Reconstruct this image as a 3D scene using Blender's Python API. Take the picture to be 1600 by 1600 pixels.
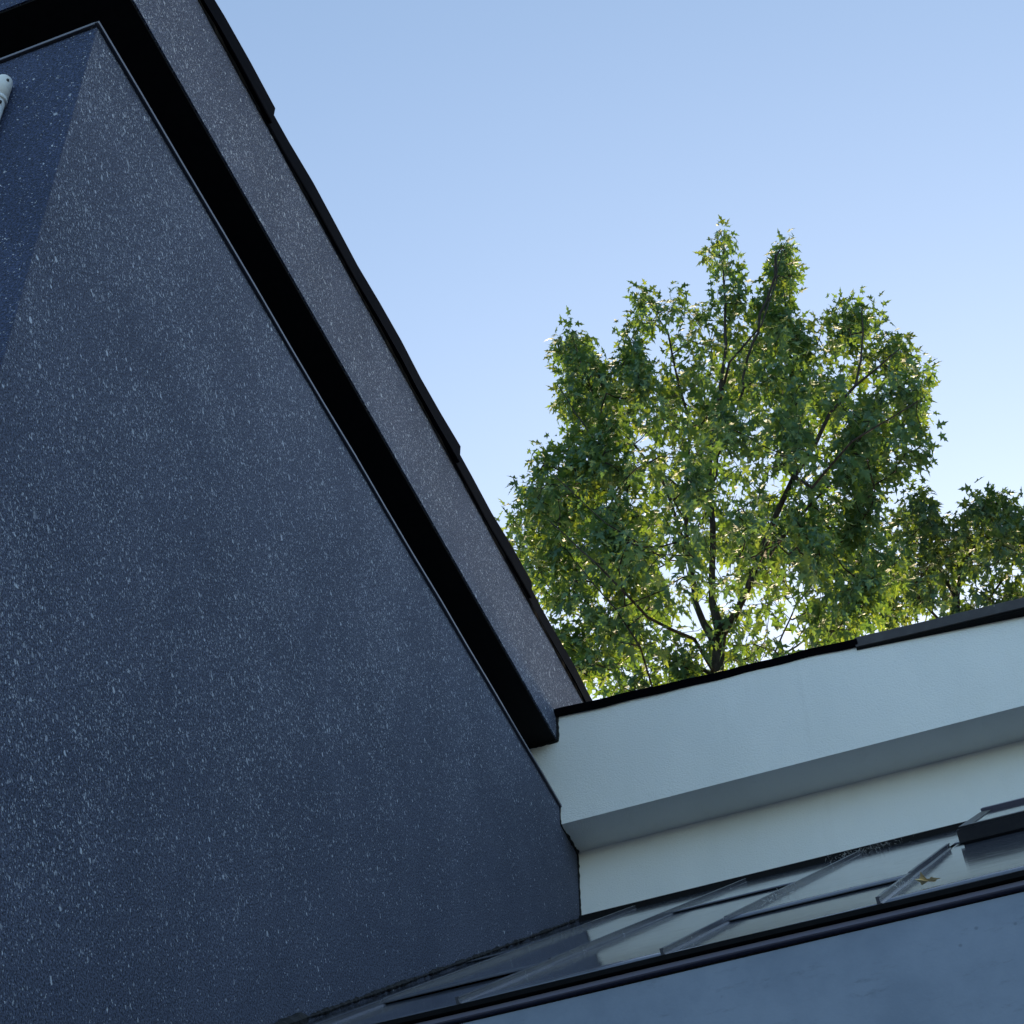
import bpy, bmesh, math, random
import numpy as np
from mathutils import Vector, Matrix

for o in list(bpy.data.objects):
    bpy.data.objects.remove(o)
scene = bpy.context.scene
COL = scene.collection

# ------------------------------------------------------------------ camera
CAM = Vector((2.167, 0.0, 1.6))
RV = Vector((0.93072056, 0.36553433, -0.0119950))
UV = Vector((0.27774845, -0.68510270, 0.67341673))
FV = Vector((-0.23793913, 0.63009439, 0.73916577))
FPX = 3126.5                                   # focal length in pixels of a 1600 px frame
cd = bpy.data.cameras.new('camera')
cd.sensor_width = 36.0
cd.lens = 36.0 * FPX / 1600.0
cd.clip_start = 0.05
cd.clip_end = 3000.0
cam = bpy.data.objects.new('camera', cd)
COL.objects.link(cam)
m = Matrix((RV, UV, -FV)).transposed().to_4x4()
m.translation = CAM
cam.matrix_world = m
scene.camera = cam

# ------------------------------------------------------------------ sky, sun, exposure
SUN_EL = math.radians(11.0)
SUN_AZ = math.radians(-5.0)                    # from +Y towards +X
world = bpy.data.worlds.new('World')
scene.world = world
world.use_nodes = True
wn = world.node_tree
wn.nodes.clear()
sky = wn.nodes.new('ShaderNodeTexSky')
sky.sky_type = 'NISHITA'
sky.sun_disc = False
sky.sun_elevation = SUN_EL
sky.sun_rotation = SUN_AZ
sky.altitude = 50.0
sky.air_density = 1.0
sky.dust_density = 1.9
sky.ozone_density = 1.5
bg = wn.nodes.new('ShaderNodeBackground')
bg.inputs['Strength'].default_value = 0.15
wo = wn.nodes.new('ShaderNodeOutputWorld')
wn.links.new(sky.outputs[0], bg.inputs[0])
wn.links.new(bg.outputs[0], wo.inputs[0])

sd = bpy.data.lights.new('sun', 'SUN')
sd.energy = 4.8
sd.angle = math.radians(0.5)
sd.color = (1.0, 0.80, 0.52)
sun = bpy.data.objects.new('sun', sd)
COL.objects.link(sun)
sdir = Vector((math.sin(SUN_AZ) * math.cos(SUN_EL), math.cos(SUN_AZ) * math.cos(SUN_EL), math.sin(SUN_EL)))
sun.rotation_euler = sdir.to_track_quat('Z', 'Y').to_euler()
sun.location = sdir * 60

vs = scene.view_settings
vs.view_transform = 'Standard'
vs.look = 'None'
vs.gamma = 1.0
vs.exposure = 1.56
vs.use_curve_mapping = False

# ------------------------------------------------------------------ materials
def mat_base(name):
    mt = bpy.data.materials.new(name)
    mt.use_nodes = True
    nt = mt.node_tree
    nt.nodes.clear()
    out = nt.nodes.new('ShaderNodeOutputMaterial')
    return mt, nt, out

class G:
    """short hand for node graphs"""
    def __init__(self, nt):
        self.nt = nt
    def n(self, kind, **kw):
        nd = self.nt.nodes.new(kind)
        for k, v in kw.items():
            if k.startswith('_'):
                setattr(nd, k[1:], v)
        return nd
    def sock(self, s, v):
        if isinstance(v, bpy.types.NodeSocket):
            self.nt.links.new(v, s)
        else:
            s.default_value = v
    def math(self, op, a, b=None, c=None, clamp=False):
        nd = self.nt.nodes.new('ShaderNodeMath')
        nd.operation = op
        nd.use_clamp = clamp
        self.sock(nd.inputs[0], a)
        if b is not None: self.sock(nd.inputs[1], b)
        if c is not None: self.sock(nd.inputs[2], c)
        return nd.outputs[0]
    def mix(self, f, a, b, mode='MIX'):
        nd = self.nt.nodes.new('ShaderNodeMix')
        nd.data_type = 'RGBA'
        nd.blend_type = mode
        self.sock(nd.inputs[0], f)
        self.sock(nd.inputs[6], a)
        self.sock(nd.inputs[7], b)
        return nd.outputs[2]
    def ramp(self, v, lo, hi, a=0.0, b=1.0):
        nd = self.nt.nodes.new('ShaderNodeMapRange')
        nd.interpolation_type = 'SMOOTHSTEP'
        self.sock(nd.inputs[0], v)
        self.sock(nd.inputs[1], lo); self.sock(nd.inputs[2], hi)
        self.sock(nd.inputs[3], a); self.sock(nd.inputs[4], b)
        return nd.outputs[0]
    def coord(self, scale=(1, 1, 1), loc=(0, 0, 0)):
        tc = self.nt.nodes.new('ShaderNodeTexCoord')
        mp = self.nt.nodes.new('ShaderNodeMapping')
        mp.inputs['Scale'].default_value = scale
        mp.inputs['Location'].default_value = loc
        self.nt.links.new(tc.outputs['Object'], mp.inputs[0])
        return mp.outputs[0]
    def noise(self, vec, scale, detail=3.0, rough=0.55):
        nd = self.nt.nodes.new('ShaderNodeTexNoise')
        self.sock(nd.inputs['Vector'], vec)
        self.sock(nd.inputs['Scale'], scale)
        nd.inputs['Detail'].default_value = detail
        nd.inputs['Roughness'].default_value = rough
        return nd
    def voro(self, vec, scale, rnd=1.0):
        nd = self.nt.nodes.new('ShaderNodeTexVoronoi')
        self.sock(nd.inputs['Vector'], vec)
        self.sock(nd.inputs['Scale'], scale)
        nd.inputs['Randomness'].default_value = rnd
        return nd
    def vadd(self, a, b):
        nd = self.nt.nodes.new('ShaderNodeVectorMath')
        nd.operation = 'ADD'
        self.sock(nd.inputs[0], a); self.sock(nd.inputs[1], b)
        return nd.outputs[0]
    def vscale(self, a, s):
        nd = self.nt.nodes.new('ShaderNodeVectorMath')
        nd.operation = 'SCALE'
        self.sock(nd.inputs[0], a); self.sock(nd.inputs['Scale'], s)
        return nd.outputs[0]
    def bump(self, h, strength, dist, nrm=None):
        nd = self.nt.nodes.new('ShaderNodeBump')
        nd.inputs['Strength'].default_value = strength
        nd.inputs['Distance'].default_value = dist
        self.sock(nd.inputs['Height'], h)
        if nrm is not None: self.sock(nd.inputs['Normal'], nrm)
        return nd.outputs[0]
    def pbr(self, out, col, rough, bump=None, spec=0.5, metal=0.0):
        p = self.nt.nodes.new('ShaderNodeBsdfPrincipled')
        self.sock(p.inputs['Base Color'], col)
        self.sock(p.inputs['Roughness'], rough)
        p.inputs['Specular IOR Level'].default_value = spec
        p.inputs['Metallic'].default_value = metal
        if bump is not None: self.nt.links.new(bump, p.inputs['Normal'])
        self.nt.links.new(p.outputs[0], out.inputs[0])
        return p

def C4(r, g, b): return (r, g, b, 1.0)

def dark_stucco():
    mt, nt, out = mat_base('dark_stucco')
    g = G(nt)
    co = g.coord()
    wob = g.noise(co, 110.0, 2.0)
    wv = g.vscale(wob.outputs['Color'], 0.012)
    dens = g.noise(co, 2.6, 4.0, 0.6).outputs[0]            # flaking comes in patches
    sx = nt.nodes.new('ShaderNodeSeparateXYZ')
    nt.links.new(co, sx.inputs[0])
    cb = nt.nodes.new('ShaderNodeCombineXYZ')               # flakes run down the wall, a little aslant
    slant = g.math('MULTIPLY', sx.outputs[2], 0.30)
    nt.links.new(g.math('ADD', sx.outputs[0], slant), cb.inputs[0])
    nt.links.new(g.math('ADD', sx.outputs[1], slant), cb.inputs[1])
    nt.links.new(g.math('MULTIPLY', sx.outputs[2], 0.70), cb.inputs[2])
    cs = g.vadd(cb.outputs[0], wv)
    # least worn low down and towards the back; front wall flakes fewer, partly as painted-in shade
    low = g.ramp(g.math('SUBTRACT', sx.outputs[2], g.math('MULTIPLY', sx.outputs[1], 0.9)), 0.9, 2.3, 0.12, 1.0)
    front = g.ramp(sx.outputs[1], 2.3155, 2.320, 0.20, 1.0)
    dm = g.math('MULTIPLY', g.math('MULTIPLY', g.ramp(dens, 0.30, 0.72, 0.35, 1.0), low), front)
    flakes = None
    for sc, lo, hi, p in ((32.0, 0.06, 0.26, 0.32), (55.0, 0.10, 0.32, 0.56), (105.0, 0.13, 0.40, 0.74), (200.0, 0.20, 0.50, 0.80)):
        v = g.voro(cs, sc)
        sep = nt.nodes.new('ShaderNodeSeparateColor')
        nt.links.new(v.outputs['Color'], sep.inputs[0])
        on = g.math('LESS_THAN', sep.outputs[0], g.math('MULTIPLY', dm, p))
        size = g.math('ADD', g.math('MULTIPLY', g.math('MULTIPLY', sep.outputs[1], sep.outputs[1]), hi - lo), lo)
        inside = g.ramp(g.math('SUBTRACT', size, v.outputs['Distance']), -0.03, 0.06)
        tone = g.math('ADD', g.math('MULTIPLY', sep.outputs[2], 0.75), 0.25)
        layer = g.math('MULTIPLY', g.math('MULTIPLY', on, inside), tone)
        flakes = layer if flakes is None else g.math('MAXIMUM', flakes, layer)
    fine = g.noise(co, 170.0, 5.0, 0.8).outputs[0]
    grain = g.ramp(fine, 0.36, 0.66, 0.12, 1.9)
    blot = g.noise(g.coord((1, 1, 0.85)), 2.6, 6.0, 0.65).outputs[0]
    tint = g.mix(g.ramp(blot, 0.35, 0.65), C4(0.074, 0.090, 0.142), C4(0.094, 0.111, 0.170))
    gc = nt.nodes.new('ShaderNodeCombineColor')
    for i in range(3): nt.links.new(grain, gc.inputs[i])
    base = g.mix(1.0, tint, gc.outputs[0], 'MULTIPLY')
    base = g.mix(1.0, g.mix(g.ramp(sx.outputs[1], 2.3155, 2.320), C4(0.50, 0.60, 0.80), C4(1, 1, 1)), base, 'MULTIPLY')   # front wall darkened and blued: its shade is put into the colour
    col = g.mix(flakes, base, C4(0.62, 0.67, 0.76))
    pit = g.voro(g.vadd(co, wv), 190.0)
    h = g.math('ADD', g.math('MULTIPLY', fine, 0.9), g.math('MULTIPLY', pit.outputs['Distance'], 0.5))
    b = g.bump(h, 0.8, 0.005)
    g.pbr(out, col, 0.78, b, 0.3)
    return mt

def white_stucco():
    mt, nt, out = mat_base('white_stucco')
    g = G(nt)
    co = g.coord()
    n1 = g.noise(co, 140.0, 4.0, 0.65).outputs[0]
    n2 = g.noise(co, 30.0, 3.0).outputs[0]
    stain = g.noise(g.coord((1.2, 1.2, 0.5)), 2.0, 5.0, 0.6).outputs[0]
    col = g.mix(g.ramp(stain, 0.35, 0.75), C4(0.84, 0.87, 0.86), C4(0.785, 0.82, 0.81))
    drip = g.noise(g.coord((1, 1, 0.045)), 16.0, 3.0, 0.6).outputs[0]
    col = g.mix(g.ramp(drip, 0.55, 0.80, 0.0, 0.08), col, C4(0.44, 0.45, 0.43))
    pits = g.ramp(n1, 0.22, 0.34)
    col = g.mix(pits, C4(0.46, 0.51, 0.54), col)
    n3 = g.noise(co, 260.0, 3.0, 0.7).outputs[0]
    h = g.math('ADD', g.math('MULTIPLY', n1, 1.2), g.math('ADD', g.math('MULTIPLY', n2, 0.4), g.math('MULTIPLY', n3, 0.7)))
    b = g.bump(h, 0.75, 0.004)
    g.pbr(out, col, 0.85, b, 0.25)
    return mt

def smooth_paint(name, c1, c2, rough=0.6):
    mt, nt, out = mat_base(name)
    g = G(nt)
    co = g.coord()
    n = g.noise(co, 4.0, 6.0, 0.65).outputs[0]
    smear = g.noise(g.coord((1.0, 1, 3.0)), 9.0, 5.0, 0.7).outputs[0]
    col = g.mix(g.ramp(n, 0.3, 0.7), c1, c2)
    sp = g.voro(co, 26.0)
    sep = nt.nodes.new('ShaderNodeSeparateColor')
    nt.links.new(sp.outputs['Color'], sep.inputs[0])
    dot = g.math('MULTIPLY', g.math('LESS_THAN', sep.outputs[0], 0.07),
                 g.ramp(sp.outputs['Distance'], 0.05, 0.16, 1.0, 0.0))
    dirt = g.math('MAXIMUM', g.ramp(smear, 0.55, 0.78, 0.0, 0.55), g.math('MULTIPLY', dot, 0.5))
    col = g.mix(dirt, col, C4(c1[0] * 0.45, c1[1] * 0.45, c1[2] * 0.45))
    fine = g.noise(co, 160.0, 3.0).outputs[0]
    b = g.bump(fine, 0.22, 0.002)
    g.pbr(out, col, rough, b, 0.35)
    return mt

def metal_paint(name, c, rough, dust=0.35, spec=0.5, wave=0.25):
    mt, nt, out = mat_base(name)
    g = G(nt)
    co = g.coord()
    n = g.noise(co, 14.0, 6.0, 0.7).outputs[0]
    sp = g.voro(co, 55.0)
    sep = nt.nodes.new('ShaderNodeSeparateColor')
    nt.links.new(sp.outputs['Color'], sep.inputs[0])
    dot = g.math('MULTIPLY', g.math('LESS_THAN', sep.outputs[0], 0.12 * dust * 2),
                 g.ramp(sp.outputs['Distance'], 0.06, 0.16, 1.0, 0.0))
    film = g.ramp(n, 0.42, 0.75, 0.0, dust)
    col = g.mix(film, c, C4(0.16, 0.17, 0.17))
    col = g.mix(g.math('MULTIPLY', dot, 0.8), col, C4(0.55, 0.56, 0.55))
    r = g.math('ADD', g.math('MULTIPLY', film, 0.35), rough)
    r = g.math('ADD', r, g.math('MULTIPLY', dot, 0.4))
    w = g.noise(co, 2.6, 2.0).outputs[0]
    b = g.bump(w, wave, 0.01)
    g.pbr(out, col, r, b, spec)
    return mt

def plain(name, c, rough=0.6, spec=0.4, bumpscale=0.0):
    mt, nt, out = mat_base(name)
    g = G(nt)
    co = g.coord()
    n = g.noise(co, 40.0, 4.0).outputs[0]
    col = g.mix(g.ramp(n, 0.3, 0.7), C4(*[x * 0.75 for x in c[:3]]), C4(*[x * 1.15 for x in c[:3]]))
    b = g.bump(n, 0.3, bumpscale) if bumpscale else None
    g.pbr(out, col, rough, b, spec)
    return mt

def bark():
    mt, nt, out = mat_base('bark')
    g = G(nt)
    n = g.noise(g.coord((1, 1, 0.25)), 38.0, 5.0, 0.7).outputs[0]
    col = g.mix(g.ramp(n, 0.3, 0.7), C4(0.016, 0.014, 0.013), C4(0.052, 0.045, 0.040))
    b = g.bump(n, 0.8, 0.012)
    g.pbr(out, col, 0.9, b, 0.2)
    return mt

def leaf_material(name, c_dark, c_mid, c_pale, trans):
    mt, nt, out = mat_base(name)
    g = G(nt)
    at = nt.nodes.new('ShaderNodeAttribute')
    at.attribute_name = 'leaf_tone'
    oi = nt.nodes.new('ShaderNodeObjectInfo')
    v = g.math('FRACT', g.math('ADD', at.outputs['Fac'], oi.outputs['Random']))
    col = g.mix(g.ramp(v, 0.0, 0.6), c_dark, c_mid)
    col = g.mix(g.ramp(v, 0.55, 1.0), col, c_pale)
    p = nt.nodes.new('ShaderNodeBsdfPrincipled')
    nt.links.new(col, p.inputs['Base Color'])
    p.inputs['Roughness'].default_value = 0.6
    p.inputs['Specular IOR Level'].default_value = 0.22
    tr = nt.nodes.new('ShaderNodeBsdfTranslucent')
    tc = g.mix(1.0, col, trans, 'MULTIPLY')
    nt.links.new(tc, tr.inputs['Color'])
    mx = nt.nodes.new('ShaderNodeAddShader')
    nt.links.new(p.outputs[0], mx.inputs[0])
    nt.links.new(tr.outputs[0], mx.inputs[1])
    nt.links.new(mx.outputs[0], out.inputs[0])
    return mt

def glass_mat():
    mt, nt, out = mat_base('skylight_glass')
    g = G(nt)
    n = g.noise(g.coord(), 3.0, 2.0).outputs[0]
    b = g.bump(n, 0.05, 0.01)
    p = g.pbr(out, C4(0.02, 0.028, 0.035), 0.04, b, 0.6)
    return mt

M = {
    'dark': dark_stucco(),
    'white': white_stucco(),
    'blue': smooth_paint('blue_grey_render', C4(0.138, 0.182, 0.258), C4(0.190, 0.240, 0.325)),
    'pan': metal_paint('roof_sheet_paint', C4(0.085, 0.095, 0.125), 0.07, 0.10, 0.95, 0.08),
    'seam': metal_paint('seam_paint', C4(0.075, 0.082, 0.11), 0.24, 0.12, 0.45, 0.05),
    'cope': plain('coping_paint', C4(0.0022, 0.0022, 0.0045), 0.75, 0.03),
    'cope2': metal_paint('grey_coping_paint', C4(0.045, 0.040, 0.040), 0.5, 0.2, 0.3, 0.3),  # greyer than the other coping sheets
    'black': plain('black_paint', C4(0.006, 0.006, 0.007), 0.75, 0.15),
    'eave': plain('eave_trim_paint', C4(0.004, 0.004, 0.005), 0.6, 0.06),
    'strip': metal_paint('eave_strip_paint', C4(0.095, 0.095, 0.145), 0.45, 0.05, 0.3, 0.2),
    'flash': metal_paint('cap_flashing_paint', C4(0.14, 0.14, 0.17), 0.4, 0.3, 0.4, 0.2),
    'seal': plain('sealant', C4(0.012, 0.012, 0.013), 0.7, 0.3, 0.004),
    'curb': metal_paint('skylight_curb_paint', C4(0.022, 0.024, 0.032), 0.35, 0.12, 0.45, 0.2),
    'glass': glass_mat(),
    'plastic': smooth_paint('aged_plastic', C4(0.70, 0.74, 0.76), C4(0.82, 0.85, 0.86), 0.5),
    'screw': plain('dark_screw', C4(0.02, 0.02, 0.022), 0.5, 0.5),
    'sticker': plain('blue_sticker', C4(0.05, 0.16, 0.42), 0.4, 0.5),
    'dry': plain('dry_leaf', C4(0.78, 0.62, 0.34), 0.8, 0.2),
    'web': plain('cobweb', C4(0.55, 0.57, 0.58), 0.9, 0.1),
    'ground': plain('asphalt', C4(0.065, 0.066, 0.070), 0.9, 0.2, 0.01),
    'roofing': plain('flat_roofing', C4(0.10, 0.10, 0.10), 0.9, 0.2, 0.01),
    'bark': bark(),
    'leafA': leaf_material('maple_leaf', C4(0.030, 0.078, 0.052), C4(0.047, 0.106, 0.064), C4(0.074, 0.132, 0.062), C4(1.2, 0.86, 0.12)),
    'leafB': leaf_material('dark_maple_leaf', C4(0.024, 0.060, 0.046), C4(0.042, 0.092, 0.060), C4(0.066, 0.118, 0.060), C4(1.15, 0.82, 0.12)),
}

# ------------------------------------------------------------------ object helpers
def tag(o, label=None, cat=None, group=None, kind=None):
    if label: o['label'] = label
    if cat: o['category'] = cat
    if group: o['group'] = group
    if kind: o['kind'] = kind
    return o

def empty(name, loc, label, cat, group=None):
    o = bpy.data.objects.new(name, None)
    o.empty_display_size = 0.2
    o.location = loc
    COL.objects.link(o)
    return tag(o, label, cat, group)

def link(name, me, mat, parent=None):
    o = bpy.data.objects.new(name, me)
    if mat is not None and len(me.materials) == 0:
        me.materials.append(mat)
    COL.objects.link(o)
    if parent is not None:
        o.parent = parent
        p = parent
        t = Vector((0, 0, 0))
        while p is not None:
            t += p.location
            p = p.parent
        o.location = -t                       # meshes are written in world metres
    return o

def from_bm(name, bm, mat, parent=None, bevel=0.0):
    if bevel:
        bmesh.ops.bevel(bm, geom=[e for e in bm.edges if e.is_manifold and e.calc_face_angle(0) > 0.5],
                        offset=bevel, segments=2, affect='EDGES', profile=0.6)
    bmesh.ops.recalc_face_normals(bm, faces=bm.faces)
    me = bpy.data.meshes.new(name)
    bm.to_mesh(me)
    bm.free()
    return link(name, me, mat, parent)

def box_bm(x0, x1, y0, y1, z0, z1, bm=None):
    bm = bm or bmesh.new()
    v = [bm.verts.new(p) for p in ((x0, y0, z0), (x1, y0, z0), (x1, y1, z0), (x0, y1, z0),
                                   (x0, y0, z1), (x1, y0, z1), (x1, y1, z1), (x0, y1, z1))]
    for f in ((0, 3, 2, 1), (4, 5, 6, 7), (0, 1, 5, 4), (1, 2, 6, 5), (2, 3, 7, 6), (3, 0, 4, 7)):
        bm.faces.new([v[i] for i in f])
    return bm

def box(name, x0, x1, y0, y1, z0, z1, mat, parent=None, bevel=0.0):
    return from_bm(name, box_bm(x0, x1, y0, y1, z0, z1), mat, parent, bevel)

def loft(rings, closed=True, caps=True, bm=None):
    """join a list of equal-length point rings"""
    bm = bm or bmesh.new()
    vr = [[bm.verts.new(p) for p in r] for r in rings]
    n = len(rings[0])
    for a, b in zip(vr[:-1], vr[1:]):
        for i in range(n if closed else n - 1):
            j = (i + 1) % n
            bm.faces.new((a[i], a[j], b[j], b[i]))
    if caps and closed:
        bm.faces.new(vr[0][::-1])
        bm.faces.new(vr[-1])
    return bm

def bead(name, pts, rad, mat, parent, seed, jit=0.5, sides=6, step=0.012):
    """an uneven bead of sealant run along a polyline"""
    rng = random.Random(seed)
    path = []
    for a, b in zip(pts[:-1], pts[1:]):
        a, b = Vector(a), Vector(b)
        k = max(1, int((b - a).length / step))
        path += [a.lerp(b, i / k) for i in range(k)]
    path.append(Vector(pts[-1]))
    rings = []
    r = rad
    for i, p in enumerate(path):
        d = (path[min(i + 1, len(path) - 1)] - path[max(i - 1, 0)]).normalized()
        s = d.orthogonal().normalized()
        t = d.cross(s)
        r = 0.55 * r + 0.45 * rad * (1 + jit * rng.uniform(-1, 1.3))
        rings.append([p + (s * math.cos(k * 2 * math.pi / sides) + t * math.sin(k * 2 * math.pi / sides)) * r * rng.uniform(0.8, 1.2)
                      for k in range(sides)])
    return from_bm(name, loft(rings), mat, parent)

def at(px, py, dist, depth=0.0, az=None):
    """the point where the sight line through a photo pixel meets an upright plane across the view"""
    v = FV + RV * ((px - 800) / FPX) - UV * ((py - 800) / FPX)
    hx, hy = PLANE_DIR
    return CAM + v * ((dist + depth) / (v.x * hx + v.y * hy))
a0 = math.radians(12.6)
PLANE_DIR = (-math.sin(a0), math.cos(a0))

# ------------------------------------------------------------------ ground
bm = bmesh.new()
S = 900.0
bm.faces.new([bm.verts.new(p) for p in ((-S, -S, 0), (S, -S, 0), (S, S, 0), (-S, S, 0))])
tag(from_bm('ground', bm, M['ground']), kind='structure')

# ------------------------------------------------------------------ dark stucco tower
# wall face on x = 0, its front corner at y = 2.313; an open dark slot runs round it under the top band
YC, YB = 2.313, 8.6
ZT, ZB, ZP = 7.0, 7.372, 7.945
XL = -5.2
tower = empty('stucco_tower', (-2.0, 5.0, 0), 'tall charcoal stucco tower with pale flecks, dark slot and top band at left', 'building')
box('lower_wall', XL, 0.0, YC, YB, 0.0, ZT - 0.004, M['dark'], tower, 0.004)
box('slot_back', XL + 0.4, -0.45, YC + 0.45, YB - 0.02, ZT - 0.003, ZB - 0.002, M['black'], tower)
box('slot_soffit', XL + 0.01, -0.006, YC + 0.006, YB - 0.01, ZB - 0.006, ZB + 0.03, M['black'], tower)
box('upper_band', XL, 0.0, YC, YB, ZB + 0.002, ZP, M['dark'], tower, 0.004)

# cap flashing on the lower wall: a thin folded strip with a pale lip
def flashing(name, prof, along, a, b, parent, seed):
    rng = random.Random(seed)
    rings = []
    n = max(2, int(abs(b - a) / 0.25))
    for i in range(n + 1):
        t = a + (b - a) * i / n
        w = rng.uniform(-0.0012, 0.0012)
        ring = []
        for (o, z) in prof:
            if along == 'y': ring.append((o + (w if o > 0 else 0), t, z + w))
            else: ring.append((t, YC - o - (w if o > 0 else 0), z + w))
        rings.append(ring)
    return from_bm(name, loft(rings), M['flash'], parent)
prof = [(-0.46, ZT), (0.013, ZT), (0.013, ZT + 0.002), (0.013, ZT - 0.008), (0.014, ZT - 0.009), (0.016, ZT - 0.009), (0.016, ZT + 0.005), (-0.46, ZT + 0.005)]
prof = [(-0.44, ZT), (0.009, ZT), (0.009, ZT - 0.007), (0.012, ZT - 0.007), (0.012, ZT + 0.005), (-0.44, ZT + 0.005)]
flashing('cap_flashing', prof, 'y', YC - 0.010, 6.24, tower, 3)
flashing('cap_flashing', prof, 'x', -0.003, XL, tower, 4)

# coping sheets on the band, each lapped over the next one down the line
def tower_sheet(name, y0, y1, f0, f1, parent):
    rings = []
    n = max(3, int((y1 - y0) / 0.2))
    for i in range(n + 1):
        t = i / n
        y = y0 + (y1 - y0) * t
        k = f0 + (f1 - f0) * t + 0.003 * math.sin(y * 9)
        rings.append([(-0.30, y, ZP + 0.004), (0.004, y, ZP + 0.004), (0.004, y, ZP - 0.020 + 0.004 * math.sin(y * 3.1)),
                      (0.008 + k, y, ZP - 0.024 + 0.004 * math.sin(y * 3.1)), (0.011 + k, y, ZP - 0.021), (0.014 + k, y, ZP + 0.064 + k * 0.6),
                      (0.004 + k, y, ZP + 0.070 + k * 0.6), (-0.30, y, ZP + 0.066)])
    return from_bm(name, loft(rings), M['cope'], parent)
tower_sheet('coping_sheet', YC - 0.03, 3.285, 0.000, 0.018, tower)
tower_sheet('coping_sheet', 3.22, 5.045, 0.002, 0.019, tower)
tower_sheet('coping_sheet', 4.98, 5.90, 0.003, 0.014, tower)
tower_sheet('coping_sheet', 5.84, YB, 0.001, 0.008, tower)
box('coping_sheet', XL, -0.302, YC - 0.03, YB + 0.03, ZP + 0.003, ZP + 0.06, M['cope'], tower)
bead('sealant', [(0.004, 2.4, ZP - 0.022), (0.004, 6.6, ZP - 0.022)], 0.005, M['seal'], tower, 21, 0.9, 5, 0.03)

# ------------------------------------------------------------------ white building behind
YF, YW = 6.245, 6.45
ZF = 6.905
XR = 9.0
white = empty('white_building', (4.0, 8.0, 0), 'cream white stucco building with boxed overhanging fascia and black coping', 'building')
# fascia top follows the sagging coping
top_pts = [(-0.6, 7.502), (0.011, 7.500), (0.062, 7.495), (0.24, 7.487), (0.42, 7.482), (0.62, 7.472), (0.77, 7.467), (0.91, 7.464), (1.13, 7.458), (1.25, 7.450), (1.36, 7.440)]
def z_cop(x):
    for (x0, z0), (x1, z1) in zip(top_pts[:-1], top_pts[1:]):
        if x <= x1: return z0 + (z1 - z0) * (x - x0) / (x1 - x0)
    return 7.440
# the fascia stops against the band; its lower part runs on into the slot
bm = bmesh.new()
xs = [0.004, 0.01, 0.1, 0.2, 0.3, 0.42, 0.52, 0.62, 0.72, 0.82, 0.9, 0.98, 1.107, 1.24, 1.35]
fr = [(x, YF, z_cop(x) + 0.006) for x in xs] + [(1.36, YF, 7.445), (1.7, YF, 7.41), (2.0, YF, 7.384), (2.3, YF, 7.36), (XR, YF, 7.355)]
poly = [(XR, YF, ZF)] + [(0.0015, YF, ZF)] + [(0.0015, YF, ZB - 0.004)] + fr
rings = [[(x, y, z) for (x, y, z) in poly], [(x, YW + 0.05, z) for (x, y, z) in poly]]
from_bm('fascia', loft(rings), M['white'], white)
box('fascia_return', -0.43, 0.0008, YF, YW, ZT + 0.012, ZB - 0.008, M['white'], white)
box('wall', 0.003, XR, YW, YB, 0.0, ZF + 0.3, M['white'], white)
box('flat_roof', 0.03, XR, YW + 0.06, YB, 7.28, 7.36, M['roofing'], white)

def white_sheet(name, xs, zb, proj, face, mat, parent, droop=0.0):
    rings = []
    for x in xs:
        z = zb(x)
        p = proj(x)
        rings.append([(x, YW + 0.10, z + face + 0.016), (x, YF - p, z + face + 0.004), (x, YF - p - 0.003, z + face), (x, YF - p - 0.004 + droop, z),
                      (x, YF - p + 0.004 + droop, z - 0.001), (x, YF - 0.001, z + 0.002), (x, YW + 0.10, z + 0.002)])
    return from_bm(name, loft(rings), mat, parent)
n = 40
xsl = [0.0 + 1.362 * i / n for i in range(n + 1)]
white_sheet('coping_sheet', xsl, lambda x: z_cop(x) + 0.002 * math.sin(x * 23), lambda x: 0.026 + 0.006 * math.sin(x * 4.0 + 1),
            0.022, M['cope'], white, 0.016)
xsr = [1.352 + 0.1 * i for i in range(10)] + [2.45 + 0.5 * i for i in range(14)]
def tr_(x): return max(0.0, min(1.3, (x - 1.36) / 0.69))
white_sheet('coping_sheet', xsr, lambda x: 7.431 - 0.059 * tr_(x) + 0.0012 * math.sin(x * 7), lambda x: 0.012 + 0.030 * tr_(x),
            0.052, M['cope2'], white, 0.0)
from_bm('shade_strip', loft([[(x, YF - 0.010 - 0.030 * tr_(x), 7.4285 - 0.059 * tr_(x)), (x, YF - 0.001, 7.4285 - 0.059 * tr_(x)),
                             (x, YF - 0.001, 7.4230 - 0.059 * tr_(x)), (x, YF - 0.008 - 0.028 * tr_(x), 7.4240 - 0.059 * tr_(x))] for x in xsr]), M['black'], white)  # added black strip that paints the shade under the coping sheet
bead('sealant', [(0.005, YF - 0.002, 7.50), (0.006, YF - 0.003, 7.44), (0.004, YF - 0.003, ZB), (0.002, YF - 0.003, ZB - 0.01)], 0.006, M['seal'], white, 5, 0.8)
bead('sealant', [(0.002, YF - 0.002, ZB - 0.008), (-0.20, YF - 0.002, ZB - 0.008)], 0.005, M['seal'], white, 6, 0.8)
bead('sealant', [(0.002, YF - 0.002, ZT + 0.0), (0.002, YF - 0.002, ZF)], 0.004, M['seal'], white, 7, 0.9)
bead('sealant', [(0.002, YF, ZF - 0.002), (0.002, YW, ZF - 0.002)], 0.007, M['seal'], white, 8, 1.0)
bead('sealant', [(0.002, YW - 0.001, ZF), (0.002, YW - 0.001, 6.57)], 0.0045, M['seal'], white, 9, 0.7)

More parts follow.
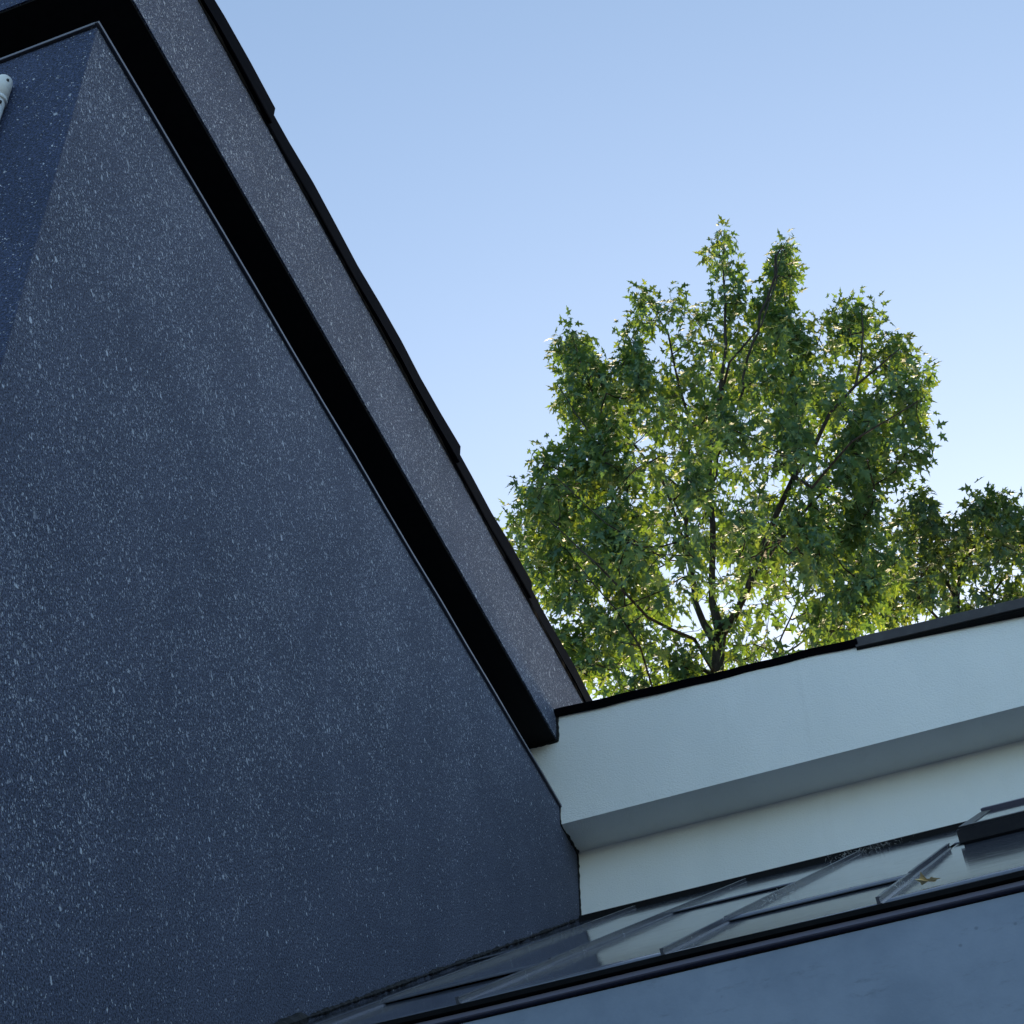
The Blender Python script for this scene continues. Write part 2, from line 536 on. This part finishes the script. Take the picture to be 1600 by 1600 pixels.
# ------------------------------------------------------------------ annexe with the metal roof
MS, MB_ = 0.8115, 1.312
ang = math.atan(MS)
NRM = Vector((0, -math.sin(ang), math.cos(ang)))
def rp(x, y, h=0.0):
    """a point on the roof plane at plan position x, y, lifted h along the slope's normal"""
    return Vector((x, y, MS * y + MB_)) + NRM * h
YE, YT = 3.43, 6.425
annex = empty('annexe', (3.5, 5.0, 0), 'blue grey annexe with glossy dark standing seam metal roof under the white wall', 'building')
ZE = rp(0, YE).z
box('wall', 0.0035, XR, YE + 0.012, YE + 0.25, 0.0, ZE - 0.043, M['blue'], annex)
roof = link('roof', bpy.data.meshes.new('roof'), None, annex)
bm = loft([[rp(x, YE + 0.03, -0.012), rp(x, YT + 0.02, -0.012), rp(x, YT + 0.02, -0.10), rp(x, YE + 0.20, -0.10)] for x in (0.003, XR)])
bmesh.ops.recalc_face_normals(bm, faces=bm.faces)
bm.to_mesh(roof.data); bm.free()
roof.data.materials.append(M['black'])
SP = 0.468
RX = [0.262 + SP * k for k in range(-1, 18)]
rng = random.Random(11)
def pan(x0, x1, y0, y1, h0, h1):
    """one sheet: flat, a little oil-canned, its lower edge turned down"""
    nx, ny = 6, 14
    bm = bmesh.new()
    ph = rng.uniform(0, 6)
    top = []
    for j in range(ny + 1):
        row = []
        y = y0 + (y1 - y0) * j / ny
        h = h0 + (h1 - h0) * j / ny
        for i in range(nx + 1):
            x = x0 + (x1 - x0) * i / nx
            w = 0.0012 * math.sin(math.pi * i / nx) * math.sin(y * 3.0 + ph)
            row.append(bm.verts.new(rp(x, y, h + w)))
        top.append(row)
    for j in range(ny):
        for i in range(nx):
            bm.faces.new((top[j][i], top[j][i + 1], top[j + 1][i + 1], top[j + 1][i]))
    for f in bm.faces: f.smooth = True
    low = [bm.verts.new(v.co - NRM * 0.0022) for v in top[0]]
    for i in range(nx):
        bm.faces.new((top[0][i], low[i], low[i + 1], top[0][i + 1]))
    me = bpy.data.meshes.new('roof_sheet')
    bm.to_mesh(me); bm.free()
    return link('roof_sheet', me, M['pan'], roof)
def rib(x, y0, y1, h0=0.0, hh=0.024):
    w = 0.0045
    rings = []
    for j in range(9):
        y = y0 + (y1 - y0) * j / 8
        k = 0.0008 * math.sin(y * 11 + x * 5)
        rings.append([rp(x - w + k, y, h0), rp(x + w + 0.004 + k, y, h0), rp(x + w * 0.6 + k, y, h0 + 0.004), rp(x + w * 0.55 + k, y, h0 + hh - 0.004),
                      rp(x + w + k, y, h0 + hh - 0.003), rp(x + w + k, y, h0 + hh), rp(x - w + k, y, h0 + hh)])
    return from_bm('standing_seam', loft(rings), M['seam'], roof)
SKX0, SKY0, SKY1 = 1.70, 5.10, 6.22
for k in range(len(RX) - 1):
    x0, x1 = max(RX[k], 0.004), RX[k + 1]
    lap = 4.03 if k % 2 == 1 else 5.22
    pan(x0 + 0.002, x1 - 0.002, YE - 0.004, lap + 0.06, 0.0, 0.0)
    pan(x0 + 0.002, x1 - 0.002, lap, YT, 0.0060, 0.003)
    if k + 1 < len(RX) - 1:
        lp = 4.03 if k % 2 == 0 else 4.03
        top = YT - 0.05
        if abs(x1 - 1.666) < 0.01: top = SKY0 - 0.01
        rib(x1, YE - 0.006, lp + 0.03, 0.0, 0.016)
        rib(x1, lp, top, 0.0006, 0.0172)
# black head flashing where the roof meets the white wall
bm = loft([[(x, YT - 0.002, rp(0, YT).z - 0.03), (x, YT - 0.002, 6.560), (x, YT + 0.020, 6.566), (x, YT + 0.020, rp(0, YT).z - 0.03)] for x in (0.004, XR)])
from_bm('head_flashing', bm, M['black'], annex)
# eave: black drip lip, narrow strip under it, shadow gap, then the blue wall
def eave_profile(name, pr, mat, x0=0.30):
    rings = [[(x, YE + o, ZE + z + 0.0012 * math.sin(x * 6)) for (o, z) in pr] for x in [x0 + (XR - x0) * i / 60 for i in range(61)]]
    return from_bm(name, loft(rings), mat, annex)
eave_profile('drip_edge', [(0.02, -0.002), (-0.008, -0.005), (-0.010, -0.007), (-0.010, -0.020), (-0.006, -0.022), (0.02, -0.020)], M['eave'], 0.004)
eave_profile('eave_strip', [(0.02, -0.021), (0.000, -0.023), (0.000, -0.034), (0.003, -0.036), (0.02, -0.036)], M['strip'], 0.004)
eave_profile('shadow_gap', [(0.03, -0.0365), (0.016, -0.0365), (0.016, -0.0425), (0.03, -0.0425)], M['black'], 0.004)
# skylight: kerb, frame, pane, hood
def slab(name, x0, x1, y0, y1, h0, h1, mat, parent, bevel=0.002):
    bm = loft([[rp(x, y0, h0), rp(x, y1, h0), rp(x, y1, h1), rp(x, y0, h1)] for x in (x0, x1)])
    return from_bm(name, bm, mat, parent, bevel)
skyl = slab('skylight', SKX0 + 0.01, 2.52, SKY0 + 0.012, SKY1, 0.0005, 0.046, M['curb'], annex)
tag(skyl, 'low black framed roof window set into the metal roof')
slab('apron', SKX0, 2.53, SKY0, SKY0 + 0.010, 0.010, 0.050, M['curb'], skyl)
slab('frame_rail', SKX0 + 0.008, 2.522, SKY0 + 0.004, SKY0 + 0.07, 0.0505, 0.058, M['curb'], skyl)
slab('frame_rail', SKX0 + 0.008, SKX0 + 0.05, SKY0 + 0.071, SKY1 - 0.11, 0.0465, 0.058, M['curb'], skyl)
slab('pane', SKX0 + 0.051, 2.48, SKY0 + 0.071, SKY1 - 0.11, 0.0465, 0.0555, M['glass'], skyl)
slab('hood', SKX0 + 0.012, 2.522, SKY1 - 0.105, SKY1 + 0.01, 0.0465, 0.069, M['strip'], skyl, 0.003)
# sealant and grit along the joint with the tower
bead('sealant', [rp(0.004, 3.7, 0.010), rp(0.004, 5.4, 0.012), rp(0.006, 6.42, 0.016)], 0.0050, M['seal'], annex, 31, 1.1, 6, 0.011)
bead('sealant', [rp(0.006, 3.86, 0.004), rp(0.022, 3.97, 0.012), rp(0.008, 4.08, 0.012)], 0.018, M['seal'], annex, 32, 0.15, 8, 0.02)

# ------------------------------------------------------------------ small things on the roof and wall
def leaf_outline(sc=1.0, lob=1.0):
    """right half of a deeply cut five-lobed leaf, base at the origin, tip at +y"""
    half = [(0.0, 0.0), (0.10, -0.04), (0.32, -0.10), (0.17, 0.08), (0.32, 0.19), (0.58, 0.33), (0.33, 0.33), (0.10, 0.34), (0.17, 0.53), (0.25, 0.64), (0.11, 0.69), (0.0, 1.0)]
    return [(x * lob * sc, y * sc) for x, y in half]
def leaf_geometry(fold, curl, lob, rngl):
    h = leaf_outline(1.0, lob)
    right = [(x * rngl.uniform(0.9, 1.1), y + rngl.uniform(-0.02, 0.02)) for x, y in h[1:-1]]
    left = [(-x * rngl.uniform(0.9, 1.1), y + rngl.uniform(-0.02, 0.02)) for x, y in h[1:-1]]
    V = [(0, 0, 0), (0, 0.40, 0), (0, 1.0, 0)] + [(x, y, 0) for x, y in right] + [(x, y, 0) for x, y in left]
    V = [(x, y, fold * abs(x) - curl * y * y) for x, y, z in V]
    n = len(right)
    F = []
    for s, off in ((1, 3), (-1, 3 + n)):
        ring = [0] + [off + i for i in range(n)] + [2]
        for a, b in zip(ring[:-1], ring[1:]):
            F.append((1, a, b) if s == 1 else (1, b, a))
    return np.array(V, float), np.array(F, int)

lr = random.Random(77)
V, Fc = leaf_geometry(0.9, 0.35, 1.0, lr)
dry = bpy.data.meshes.new('dry_leaf')
c = rp(1.735, 3.62, 0.012)
dry.from_pydata([c + Vector((x * 0.014 + y * 0.046, x * 0.05, 0.35 * z * 0.05 + x * 0.004 + y * 0.003 + 0.004 * math.sin(y * 9))) for x, y, z in V], [], Fc.tolist())
o = link('dry_leaf', dry, M['dry'])
tag(o, 'curled tan dry leaf lying on the metal roof above the black eave', 'dry leaf')

# a patch of cobweb and lint where the sheets meet the wall, and a few droppings
def lint(name, cx, y0, y1, spread, n, seed, label, cat):
    rr = random.Random(seed)
    bm = bmesh.new()
    for i in range(n):
        p = rp(cx + rr.gauss(0, spread), rr.uniform(y0, y1), rr.uniform(0.006, 0.022))
        d = Vector((rr.uniform(-1, 1), rr.uniform(-1, 1), rr.uniform(-0.4, 0.8))).normalized() * rr.uniform(0.004, 0.02)
        s = Vector((rr.uniform(-1, 1), rr.uniform(-1, 1), rr.uniform(-1, 1))).normalized() * rr.uniform(0.0006, 0.0016)
        vs_ = [bm.verts.new(q) for q in (p, p + d + s, p + d - s * 0.3)]
        bm.faces.new(vs_)
    o = from_bm(name, bm, M['web'])
    return tag(o, label, cat, kind='stuff')
lint('cobweb', 1.22, 6.20, 6.42, 0.07, 260, 1, 'wispy grey cobweb along the top of the metal roof', 'cobweb')
lint('lint', 1.245, 4.30, 4.75, 0.010, 70, 2, 'white fluff caught beside a roof seam', 'lint')
lint('grit', 1.70, 3.55, 3.60, 0.018, 40, 3, 'pale grit beside the dry leaf on the roof', 'grit')

# pale conduit on the tower's front wall
br = empty('wall_conduit', (-0.285, YC, 6.3), 'pale upright plastic conduit with rounded cap on the dark front wall', 'conduit')
def capsule(name, cx, cy, r, z0, z1, mat, parent, dome=True):
    prof = [(r, z0), (r, z1)]
    if dome:
        prof += [(r * math.cos(a), z1 + r * math.sin(a)) for a in (0.35, 0.7, 1.05, 1.35)]
    rings = [[(cx + q * math.cos(2 * math.pi * k / 20), cy + q * math.sin(2 * math.pi * k / 20), z) for k in range(20)] for q, z in prof]
    o = from_bm(name, loft(rings), mat, parent)
    for p in o.data.polygons: p.use_smooth = True
    return o
CX, CYY = -0.262, YC - 0.027
capsule('tube', CX, CYY, 0.0235, 5.6, 6.690, M['plastic'], br, False)
capsule('cap', CX, CYY, 0.0265, 6.690, 6.790, M['plastic'], br)
capsule('collar', CX, CYY, 0.0275, 6.680, 6.697, M['plastic'], br, False)
for z in (6.775, 6.655):
    bm = bmesh.new()
    a = -0.45
    c = Vector((CX + math.cos(a) * 0.0255, CYY + math.sin(a) * 0.0255, z))
    bmesh.ops.create_uvsphere(bm, u_segments=8, v_segments=6, radius=0.005, matrix=Matrix.Translation(c) @ Matrix.Diagonal((1, 1, 1.5, 1)))
    from_bm('screw', bm, M['screw'], br)
rings = [[(CX + rr_ * math.cos(a), CYY + rr_ * math.sin(a), z) for a in [-2.1 + 0.12 * i for i in range(8)]] for rr_, z in ((0.0244, 6.61), (0.0244, 6.665))]
from_bm('sticker', loft(rings, closed=False), M['sticker'], br)

# ------------------------------------------------------------------ trees
def in_poly(x, y, P):
    c = False
    j = len(P) - 1
    for i in range(len(P)):
        if (P[i][1] > y) != (P[j][1] > y) and x < (P[j][0] - P[i][0]) * (y - P[i][1]) / (P[j][1] - P[i][1]) + P[i][0]:
            c = not c
        j = i
    return c
def edge_dist(x, y, P):
    best = 1e9
    j = len(P) - 1
    for i in range(len(P)):
        ax, ay = P[j]; bx, by = P[i]
        dx, dy = bx - ax, by - ay
        t = max(0.0, min(1.0, ((x - ax) * dx + (y - ay) * dy) / (dx * dx + dy * dy + 1e-9)))
        best = min(best, math.hypot(x - ax - t * dx, y - ay - t * dy))
        j = i
    return best

LEAVES = [leaf_geometry(f, c, l, random.Random(i)) for i, (f, c, l) in enumerate(((0.10, 0.10, 0.78), (0.30, 0.22, 0.62), (-0.12, 0.30, 0.80), (0.45, 0.05, 0.52), (0.05, 0.42, 0.68)))]

def make_tree(name, label, base, limbs, outline, holes, n_anchor, dist, tmax, leaf_key, seed, n_single, size=(0.088, 0.165), group=None, thin=(870, 0.30), open_limbs=(), origin=(1120, 1000)):
    rng = random.Random(seed)
    root = empty(name, base, label, 'tree', group)
    nodes = []                                  # [pos, parent, extra radius]
    def add(p, par): nodes.append([Vector(p), par]); return len(nodes) - 1
    named = {}
    fixed = {}
    for key, start, pts, r0, r1 in limbs:
        prev = named.get(start)
        P = [Vector(p) for p in pts]
        if prev is not None: P = [nodes[prev][0]] + P
        else:
            prev = add(P[0], -1); fixed[prev] = r0
        tot = sum((b - a).length for a, b in zip(P[:-1], P[1:])) or 1
        acc = 0
        for a, b in zip(P[:-1], P[1:]):
            L = (b - a).length
            k = max(1, int(L / 0.22))
            for i in range(1, k + 1):
                q = a.lerp(b, i / k)
                q += Vector((rng.uniform(-1, 1), rng.uniform(-1, 1), rng.uniform(-1, 1))) * min(0.03, 0.012 * L)
                prev = add(q, prev)
                fixed[prev] = r0 + (r1 - r0) * ((acc + L * i / k) / tot)
            acc += L
            named[key + str(P.index(b))] = prev
        named[key] = prev
    n_limb = len(nodes)
    # anchors through the crown's volume
    def shown(px, py, d):
        # the front of the crown is thin where the big limbs show through
        for lx in open_limbs:
            for (x0, y0), (x1, y1) in zip(lx[:-1], lx[1:]):
                t = max(0.0, min(1.0, ((px - x0) * (x1 - x0) + (py - y0) * (y1 - y0)) / ((x1 - x0) ** 2 + (y1 - y0) ** 2)))
                if d < 0.35 and math.hypot(px - x0 - t * (x1 - x0), py - y0 - t * (y1 - y0)) < 15: return True
        return False
    xs = [p[0] for p in outline]; ys = [p[1] for p in outline]
    anchors = []
    ox, oy = origin
    def sample():
        while True:
            x, y = rng.uniform(min(xs), max(xs)), rng.uniform(min(ys), max(ys))
            if not in_poly(x, y, outline): continue
            if any(((x - hx) / ha) ** 2 + ((y - hy) / hb) ** 2 < 1 and rng.random() < hp for hx, hy, ha, hb, hp in holes): continue
            if y > thin[0] and rng.random() < thin[1]: continue
            e = edge_dist(x, y, outline)
            if e < 7: continue
            return x, y, e
    def put(x, y, d, e):
        if shown(x, y, d) and rng.random() < 0.6: return
        anchors.append((at(x, y, dist, d), e))
    while len(anchors) < n_anchor:
        x, y, e = sample()
        t = min(tmax, 0.15 + e * 0.0052 * 1.5)
        d = rng.uniform(-1, 1) * t
        if rng.random() < 0.035:
            # a plume: one leafy shoot pointing up and out
            ax, ay = (x - ox) * 0.8, (y - oy) - 120
            L = math.hypot(ax, ay) + 1e-6
            ax, ay = ax / L, ay / L
            ln, wd = rng.uniform(28, 50), rng.uniform(8, 13)
            for k in range(rng.randrange(13, 24)):
                u, v = rng.uniform(-1, 1) * ln, rng.gauss(0, 1) * wd
                v *= 1.0 - 0.45 * (u / ln)
                px, py = x + ax * u - ay * v, y + ay * u + ax * v
                if in_poly(px, py, outline) and edge_dist(px, py, outline) > 5:
                    put(px, py, d + rng.gauss(0, 0.13), e)
        elif rng.random() < 0.55:
            put(x, y, d, e)
    # nearest-first growth of the twigs
    A = np.array([a[0] for a in anchors])
    pos = np.zeros((60000, 3)); pos[:n_limb] = [n[0] for n in nodes]
    cnt = n_limb
    usable = np.array([fixed.get(i, 0) < 0.05 for i in range(n_limb)])
    centre = A.mean(axis=0)
    bestd = np.full(len(A), 1e9); besti = np.zeros(len(A), int)
    def update(i0, i1):
        for i in range(i0, i1):
            if i < n_limb and not usable[i]: continue
            dv = A - pos[i]
            dd = np.sqrt((dv ** 2).sum(1)) + 0.9 * np.maximum(0, -dv[:, 2] + 0.05)   # grow up and out
            mk = dd < bestd
            bestd[mk] = dd[mk]; besti[mk] = i
    update(0, n_limb)
    left = np.ones(len(A), bool)
    tips = []
    while left.any():
        idx = int(np.argmin(np.where(left, bestd, 1e9)))
        left[idx] = False
        par = int(besti[idx])
        a = Vector(pos[par]); b = Vector(A[idx])
        L = (b - a).length
        k = max(2, min(9, int(L / 0.13)))
        side = Vector((rng.uniform(-1, 1), rng.uniform(-1, 1), rng.uniform(-0.6, 0.2))) * L * 0.10
        first = cnt
        prev = par
        for i in range(1, k + 1):
            t = i / k
            q = a.lerp(b, t) + side * math.sin(math.pi * t)
            prev = add(q, prev)
            pos[cnt] = q; cnt += 1
        update(first, cnt)
        tips.append((prev, (b - nodes[nodes[prev][1]][0]).normalized()))
    # radii from the tips inwards
    rad = np.zeros(len(nodes))
    for i in range(len(nodes) - 1, -1, -1):
        p = nodes[i][1]
        rad[i] = max(rad[i], 0.0028 ** 2.4)
        if p >= 0: rad[p] += rad[i]
    rad = rad ** (1 / 2.4)
    rad[n_limb:] = np.minimum(rad[n_limb:], 0.0065)
    for i, r in fixed.items(): rad[i] = max(min(rad[i], r * 1.1), r)
    # branch meshes: one for the trunk and limbs, one for the fine twigs
    def tube_mesh(name, ids, sides):
        V, F = [], []
        for i in ids:
            p = nodes[i][1]
            if p < 0: continue
            a, b = nodes[p][0], nodes[i][0]
            d = (b - a)
            if d.length < 1e-5: continue
            d.normalize()
            s = d.orthogonal().normalized(); t = d.cross(s)
            ra, rb = rad[p], rad[i]
            if i >= n_limb: ra = min(ra, rb * 1.25)
            elif p in fixed and i in fixed: ra = rad[p] if rad[p] < 2.2 * rb else rb * 1.15
            o = len(V)
            for k in range(sides):
                w = s * math.cos(2 * math.pi * k / sides) + t * math.sin(2 * math.pi * k / sides)
                V.append(a + w * ra - d * rb * 0.3)
                V.append(b + w * rb + d * rb * 0.3)
            for k in range(sides):
                j = (k + 1) % sides
                F.append((o + 2 * k, o + 2 * j, o + 2 * j + 1, o + 2 * k + 1))
        me = bpy.data.meshes.new(name)
        me.from_pydata([tuple(v) for v in V], [], F)
        for p in me.polygons: p.use_smooth = True
        return me
    link('trunk', tube_mesh('trunk', range(n_limb), 9), M['bark'], root)
    link('twigs', tube_mesh('twigs', range(n_limb, len(nodes)), 4), M['bark'], root)
    # leaves in opposite pairs on the last stretch of each twig
    spots = []
    for tip, d in tips:
        P = nodes[tip][0]
        outw = Vector(P) - Vector(centre)
        outw.z *= 0.3
        outw.normalize()
        d = (d * 0.7 + outw * 0.5 + Vector((0, 0, 0.55))).normalized()
        s = d.orthogonal().normalized(); t = d.cross(s)
        az = rng.uniform(0, math.pi)
        npair = rng.choice((3, 4, 4, 5))
        for k in range(npair):
            c = P + d * (k * 0.055 - 0.10)
            az += math.pi / 2 + rng.uniform(-0.4, 0.4)
            for sg in (0, math.pi):
                if rng.random() < 0.08: continue
                side = s * math.cos(az + sg) + t * math.sin(az + sg)
                pet = rng.uniform(0.03, 0.07)
                q = c + (side * 0.9 + d * 0.5).normalized() * pet
                spots.append((q, (side * 0.8 + d * 0.25 + Vector((0, 0, -1)) * rng.uniform(0.45, 1.5)), 1.0 - 0.07 * k))
        spots.append((P + d * (npair * 0.055 - 0.08), d + Vector((rng.uniform(-.5, .5), rng.uniform(-.5, .5), rng.uniform(-.9, .1))), 0.7))
    frames = []
    for q, tipd, f in spots:
        y = Vector(tipd).normalized()
        up = Vector((rng.gauss(0, 0.45), rng.gauss(0, 0.45), 1.0))
        z = (up - y * up.dot(y))
        if z.length < 1e-3: z = y.orthogonal()
        z.normalize()
        x = y.cross(z)
        sc = rng.uniform(*size) * f
        frames.append((q, x, y, z, sc, rng.randrange(len(LEAVES)), rng.random()))
    # the leaves that stand nearest to the viewer, as pieces of their own
    order = sorted(range(len(frames)), key=lambda i: (frames[i][0] - CAM).length)
    pick = set()
    step = 3
    vis = [i for i in order[: n_single * step]]
    rng.shuffle(vis)
    pick = set(vis[:n_single])
    Vs, Fs, tone = [], [], []
    off = 0
    for i, (q, x, y, z, sc, k, tn) in enumerate(frames):
        if i in pick: continue
        LV, LF = LEAVES[k]
        R = np.array((x, y, z)) * sc
        Vs.append(LV @ R + np.array(q))
        Fs.append(LF + off)
        tone.append(np.full(len(LV), tn))
        off += len(LV)
    Vs = np.concatenate(Vs); Fs = np.concatenate(Fs); tone = np.concatenate(tone)
    me = bpy.data.meshes.new('crown')
    me.from_pydata(Vs.tolist(), [], Fs.tolist())
    at_ = me.attributes.new('leaf_tone', 'FLOAT', 'POINT')
    at_.data.foreach_set('value', tone.astype(np.float32))
    crown = link('crown', me, M[leaf_key], root)
    crown['kind'] = 'stuff'
    singles = []
    for LV, LF in LEAVES:
        lm = bpy.data.meshes.new('leaf')
        lm.from_pydata(LV.tolist(), [], LF.tolist())
        lm.materials.append(M[leaf_key])
        singles.append(lm)
    base_v = Vector(base)
    for i in sorted(pick):
        q, x, y, z, sc, k, tn = frames[i]
        o = bpy.data.objects.new('leaf', singles[k])
        COL.objects.link(o)
        o.parent = crown
        mm = Matrix((x * sc, y * sc, z * sc)).transposed().to_4x4()
        mm.translation = q
        o.matrix_local = mm
    print(name, 'leaves', len(frames), 'nodes', len(nodes))
    return root

D1 = 11.5
def A1(px, py, d=0.0): return at(px, py, D1, d)
b1 = A1(1121, 1062)
base1 = (b1.x, b1.y, 0.0)
limbs1 = [
    ('T', None, [(b1.x - 0.12, b1.y + 0.1, -0.1), (b1.x + 0.03, b1.y, 4.0), (b1.x - 0.02, b1.y, 8.0), A1(1121, 1062), A1(1124, 1010), A1(1126, 992)], 0.19, 0.048),
    ('B', 'T4', [A1(1100, 975, .1), A1(1087, 945, .2), A1(1074, 860, .3), A1(1070, 770, .4), A1(1079, 666, .4), A1(1065, 616, .3), A1(1045, 524, .2), A1(1013, 466, .1)], 0.030, 0.006),
    ('A', 'T', [A1(1113, 940), A1(1114, 850, -.1), A1(1108, 760, -.1), A1(1110, 700, -.2), A1(1122, 640, -.2), A1(1132, 560, -.2), A1(1134, 474, -.1), A1(1128, 365)], 0.030, 0.005),
    ('A2', 'A5', [A1(1140, 566, -.5), A1(1190, 508, -.5), A1(1212, 440, -.4), A1(1222, 385, -.3)], 0.010, 0.003),
    ('C', 'T', [A1(1148, 962, -.1), A1(1166, 925, -.2), A1(1190, 860, -.3), A1(1215, 800, -.4), A1(1240, 745, -.5), A1(1272, 695, -.5), A1(1297, 645, -.5), A1(1337, 603, -.5), A1(1348, 540, -.4), A1(1345, 475, -.3)], 0.030, 0.004),
    ('C2', 'C8', [A1(1370, 575, -.5), A1(1405, 545, -.4)], 0.010, 0.005),
    ('D', 'C3', [A1(1200, 870, 0), A1(1230, 828, .2), A1(1266, 790, .4), A1(1300, 755, .5), A1(1360, 715, .6), A1(1430, 690, .6)], 0.022, 0.005),
    ('D2', 'C5', [A1(1270, 760, -1.), A1(1330, 690, -1.2), A1(1400, 650, -1.2), A1(1445, 620, -1.1)], 0.015, 0.004),
    ('E', 'T3', [A1(1084, 999, -.3), A1(1013, 965, -.8), A1(985, 935, -1.), A1(930, 880, -1.1), A1(860, 815, -1.)], 0.016, 0.004),
    ('F', 'A2', [A1(1077, 881, -.6), A1(1042, 876, -.9), A1(950, 820, -1.1), A1(870, 745, -1.)], 0.014, 0.004),
    ('G', 'B3', [A1(1035, 750, .1), A1(990, 695, 0), A1(937, 642, -.1), A1(911, 574, -.1), A1(895, 525, 0)], 0.014, 0.004),
    ('G2', 'G2', [A1(930, 690, -.4), A1(870, 600, -.4)], 0.008, 0.004),
    ('H', 'T3', [A1(1060, 1030, .5), A1(970, 1010, .9), A1(905, 960, 1.)], 0.016, 0.005),
    ('H2', 'T2', [A1(1012, 1075, -.6), A1(1000, 1010, -.9), A1(960, 950, -1.), A1(900, 880, -1.1)], 0.015, 0.004),
    ('J', 'T2', [A1(1195, 1045, .6), A1(1290, 975, 1.), A1(1360, 905, 1.2), A1(1400, 850, 1.3)], 0.016, 0.005),
    ('J2', 'T2', [A1(1203, 1040, .2), A1(1245, 945, .4), A1(1300, 870, .5), A1(1350, 820, .5)], 0.014, 0.004),
    ('K', 'B4', [A1(1000, 720, 1.2), A1(930, 740, 1.6), A1(860, 750, 1.5)], 0.012, 0.004),
    ('L', 'C6', [A1(1250, 640, .6), A1(1270, 560, .6), A1(1290, 500, .5)], 0.010, 0.004),
]
out1 = [(930, 1110), (860, 1000), (790, 900), (785, 830), (806, 772), (838, 706), (880, 692), (893, 662), (856, 628), (844, 582), (872, 522), (903, 504), (930, 540), (958, 556),
        (966, 512), (984, 496), (1000, 488), (988, 458), (1010, 438), (1048, 456), (1070, 442), (1088, 462), (1103, 470), (1114, 440), (1097, 396), (1112, 368), (1126, 346), (1138, 376), (1154, 408), (1168, 444),
        (1172, 472), (1190, 460), (1200, 410), (1216, 370), (1246, 386), (1244, 446), (1228, 500), (1262, 492), (1300, 482), (1322, 462), (1350, 452), (1378, 488), (1392, 520), (1418, 516), (1442, 570), (1472, 598),
        (1466, 626), (1442, 640), (1462, 690), (1456, 728), (1418, 738), (1385, 752), (1366, 800), (1400, 830), (1415, 880), (1400, 960), (1330, 1015), (1230, 1050), (1110, 1080), (1000, 1110)]
holes1 = [(1150, 940, 20, 20, .9), (1345, 815, 34, 16, .9), (1222, 985, 26, 34, .85), (1195, 1020, 30, 20, .4), (915, 690, 25, 12, .5), (1180, 470, 12, 30, .8), (1005, 1060, 40, 20, .5), (1095, 700, 20, 90, .25), (1160, 800, 30, 60, .35), (1120, 880, 40, 50, .2), (900, 590, 50, 60, .35), (1425, 650, 45, 80, .4), (1380, 560, 40, 40, .3), (1235, 970, 40, 30, .5)]
make_tree('maple_tree', 'tall leafy maple with dark forked trunk behind the white building', base1, limbs1, out1, holes1,
          2250, D1, 2.0, 'leafA', 5, 300, group='maples behind the white building',
          open_limbs=([(1124, 1040), (1126, 992), (1113, 940), (1114, 850), (1108, 760), (1110, 700)], [(1110, 980), (1087, 945), (1074, 860), (1070, 780)], [(1079, 666), (1065, 616), (1045, 524), (1013, 466)],
                      [(1126, 992), (1148, 962), (1166, 925), (1190, 860), (1215, 800), (1240, 745), (1272, 695), (1297, 645)], [(1190, 885), (1230, 828), (1290, 760)], [(1126, 627), (1140, 566), (1190, 508)], [(1090, 1000), (1013, 965)]))

D2 = 12.6
def A2(px, py, d=0.0): return at(px, py, D2, d)
b2 = A2(1500, 1000)
base2 = (b2.x, b2.y, 0.0)
limbs2 = [
    ('T', None, [(b2.x, b2.y, -0.1), (b2.x + 0.05, b2.y, 5.0), (b2.x, b2.y, 9.0), A2(1500, 1000), A2(1496, 940)], 0.16, 0.018),
    ('A', 'T', [A2(1500, 890, -.1), A2(1525, 850, -.2), A2(1548, 785, -.2)], 0.018, 0.004),
    ('B', 'T', [A2(1470, 890, .2), A2(1440, 840, .3), A2(1442, 770, .3)], 0.018, 0.004),
    ('C', 'T3', [A2(1440, 940, -.3), A2(1400, 900, -.3), A2(1385, 850, -.3)], 0.014, 0.004),
    ('D', 'T3', [A2(1550, 930, .2), A2(1590, 870, .3), A2(1625, 820, .3)], 0.016, 0.004),
    ('E', 'A', [A2(1580, 790, 0)], 0.006, 0.003),
]
out2 = [(1370, 1000), (1362, 900), (1378, 830), (1402, 800), (1422, 765), (1442, 746), (1460, 768), (1470, 804), (1500, 790), (1515, 784), (1545, 766), (1580, 780), (1600, 812), (1650, 800), (1690, 850), (1690, 960), (1600, 990), (1500, 1020)]
holes2 = [(1580, 880, 26, 22, .85), (1575, 915, 30, 16, .9), (1420, 930, 20, 20, .3), (1475, 825, 14, 14, .6)]
make_tree('maple_tree', 'smaller darker maple at right edge, only its crown above the coping', base2, limbs2, out2, holes2,
          520, D2, 1.3, 'leafB', 9, 120, group='maples behind the white building', origin=(1500, 1000))
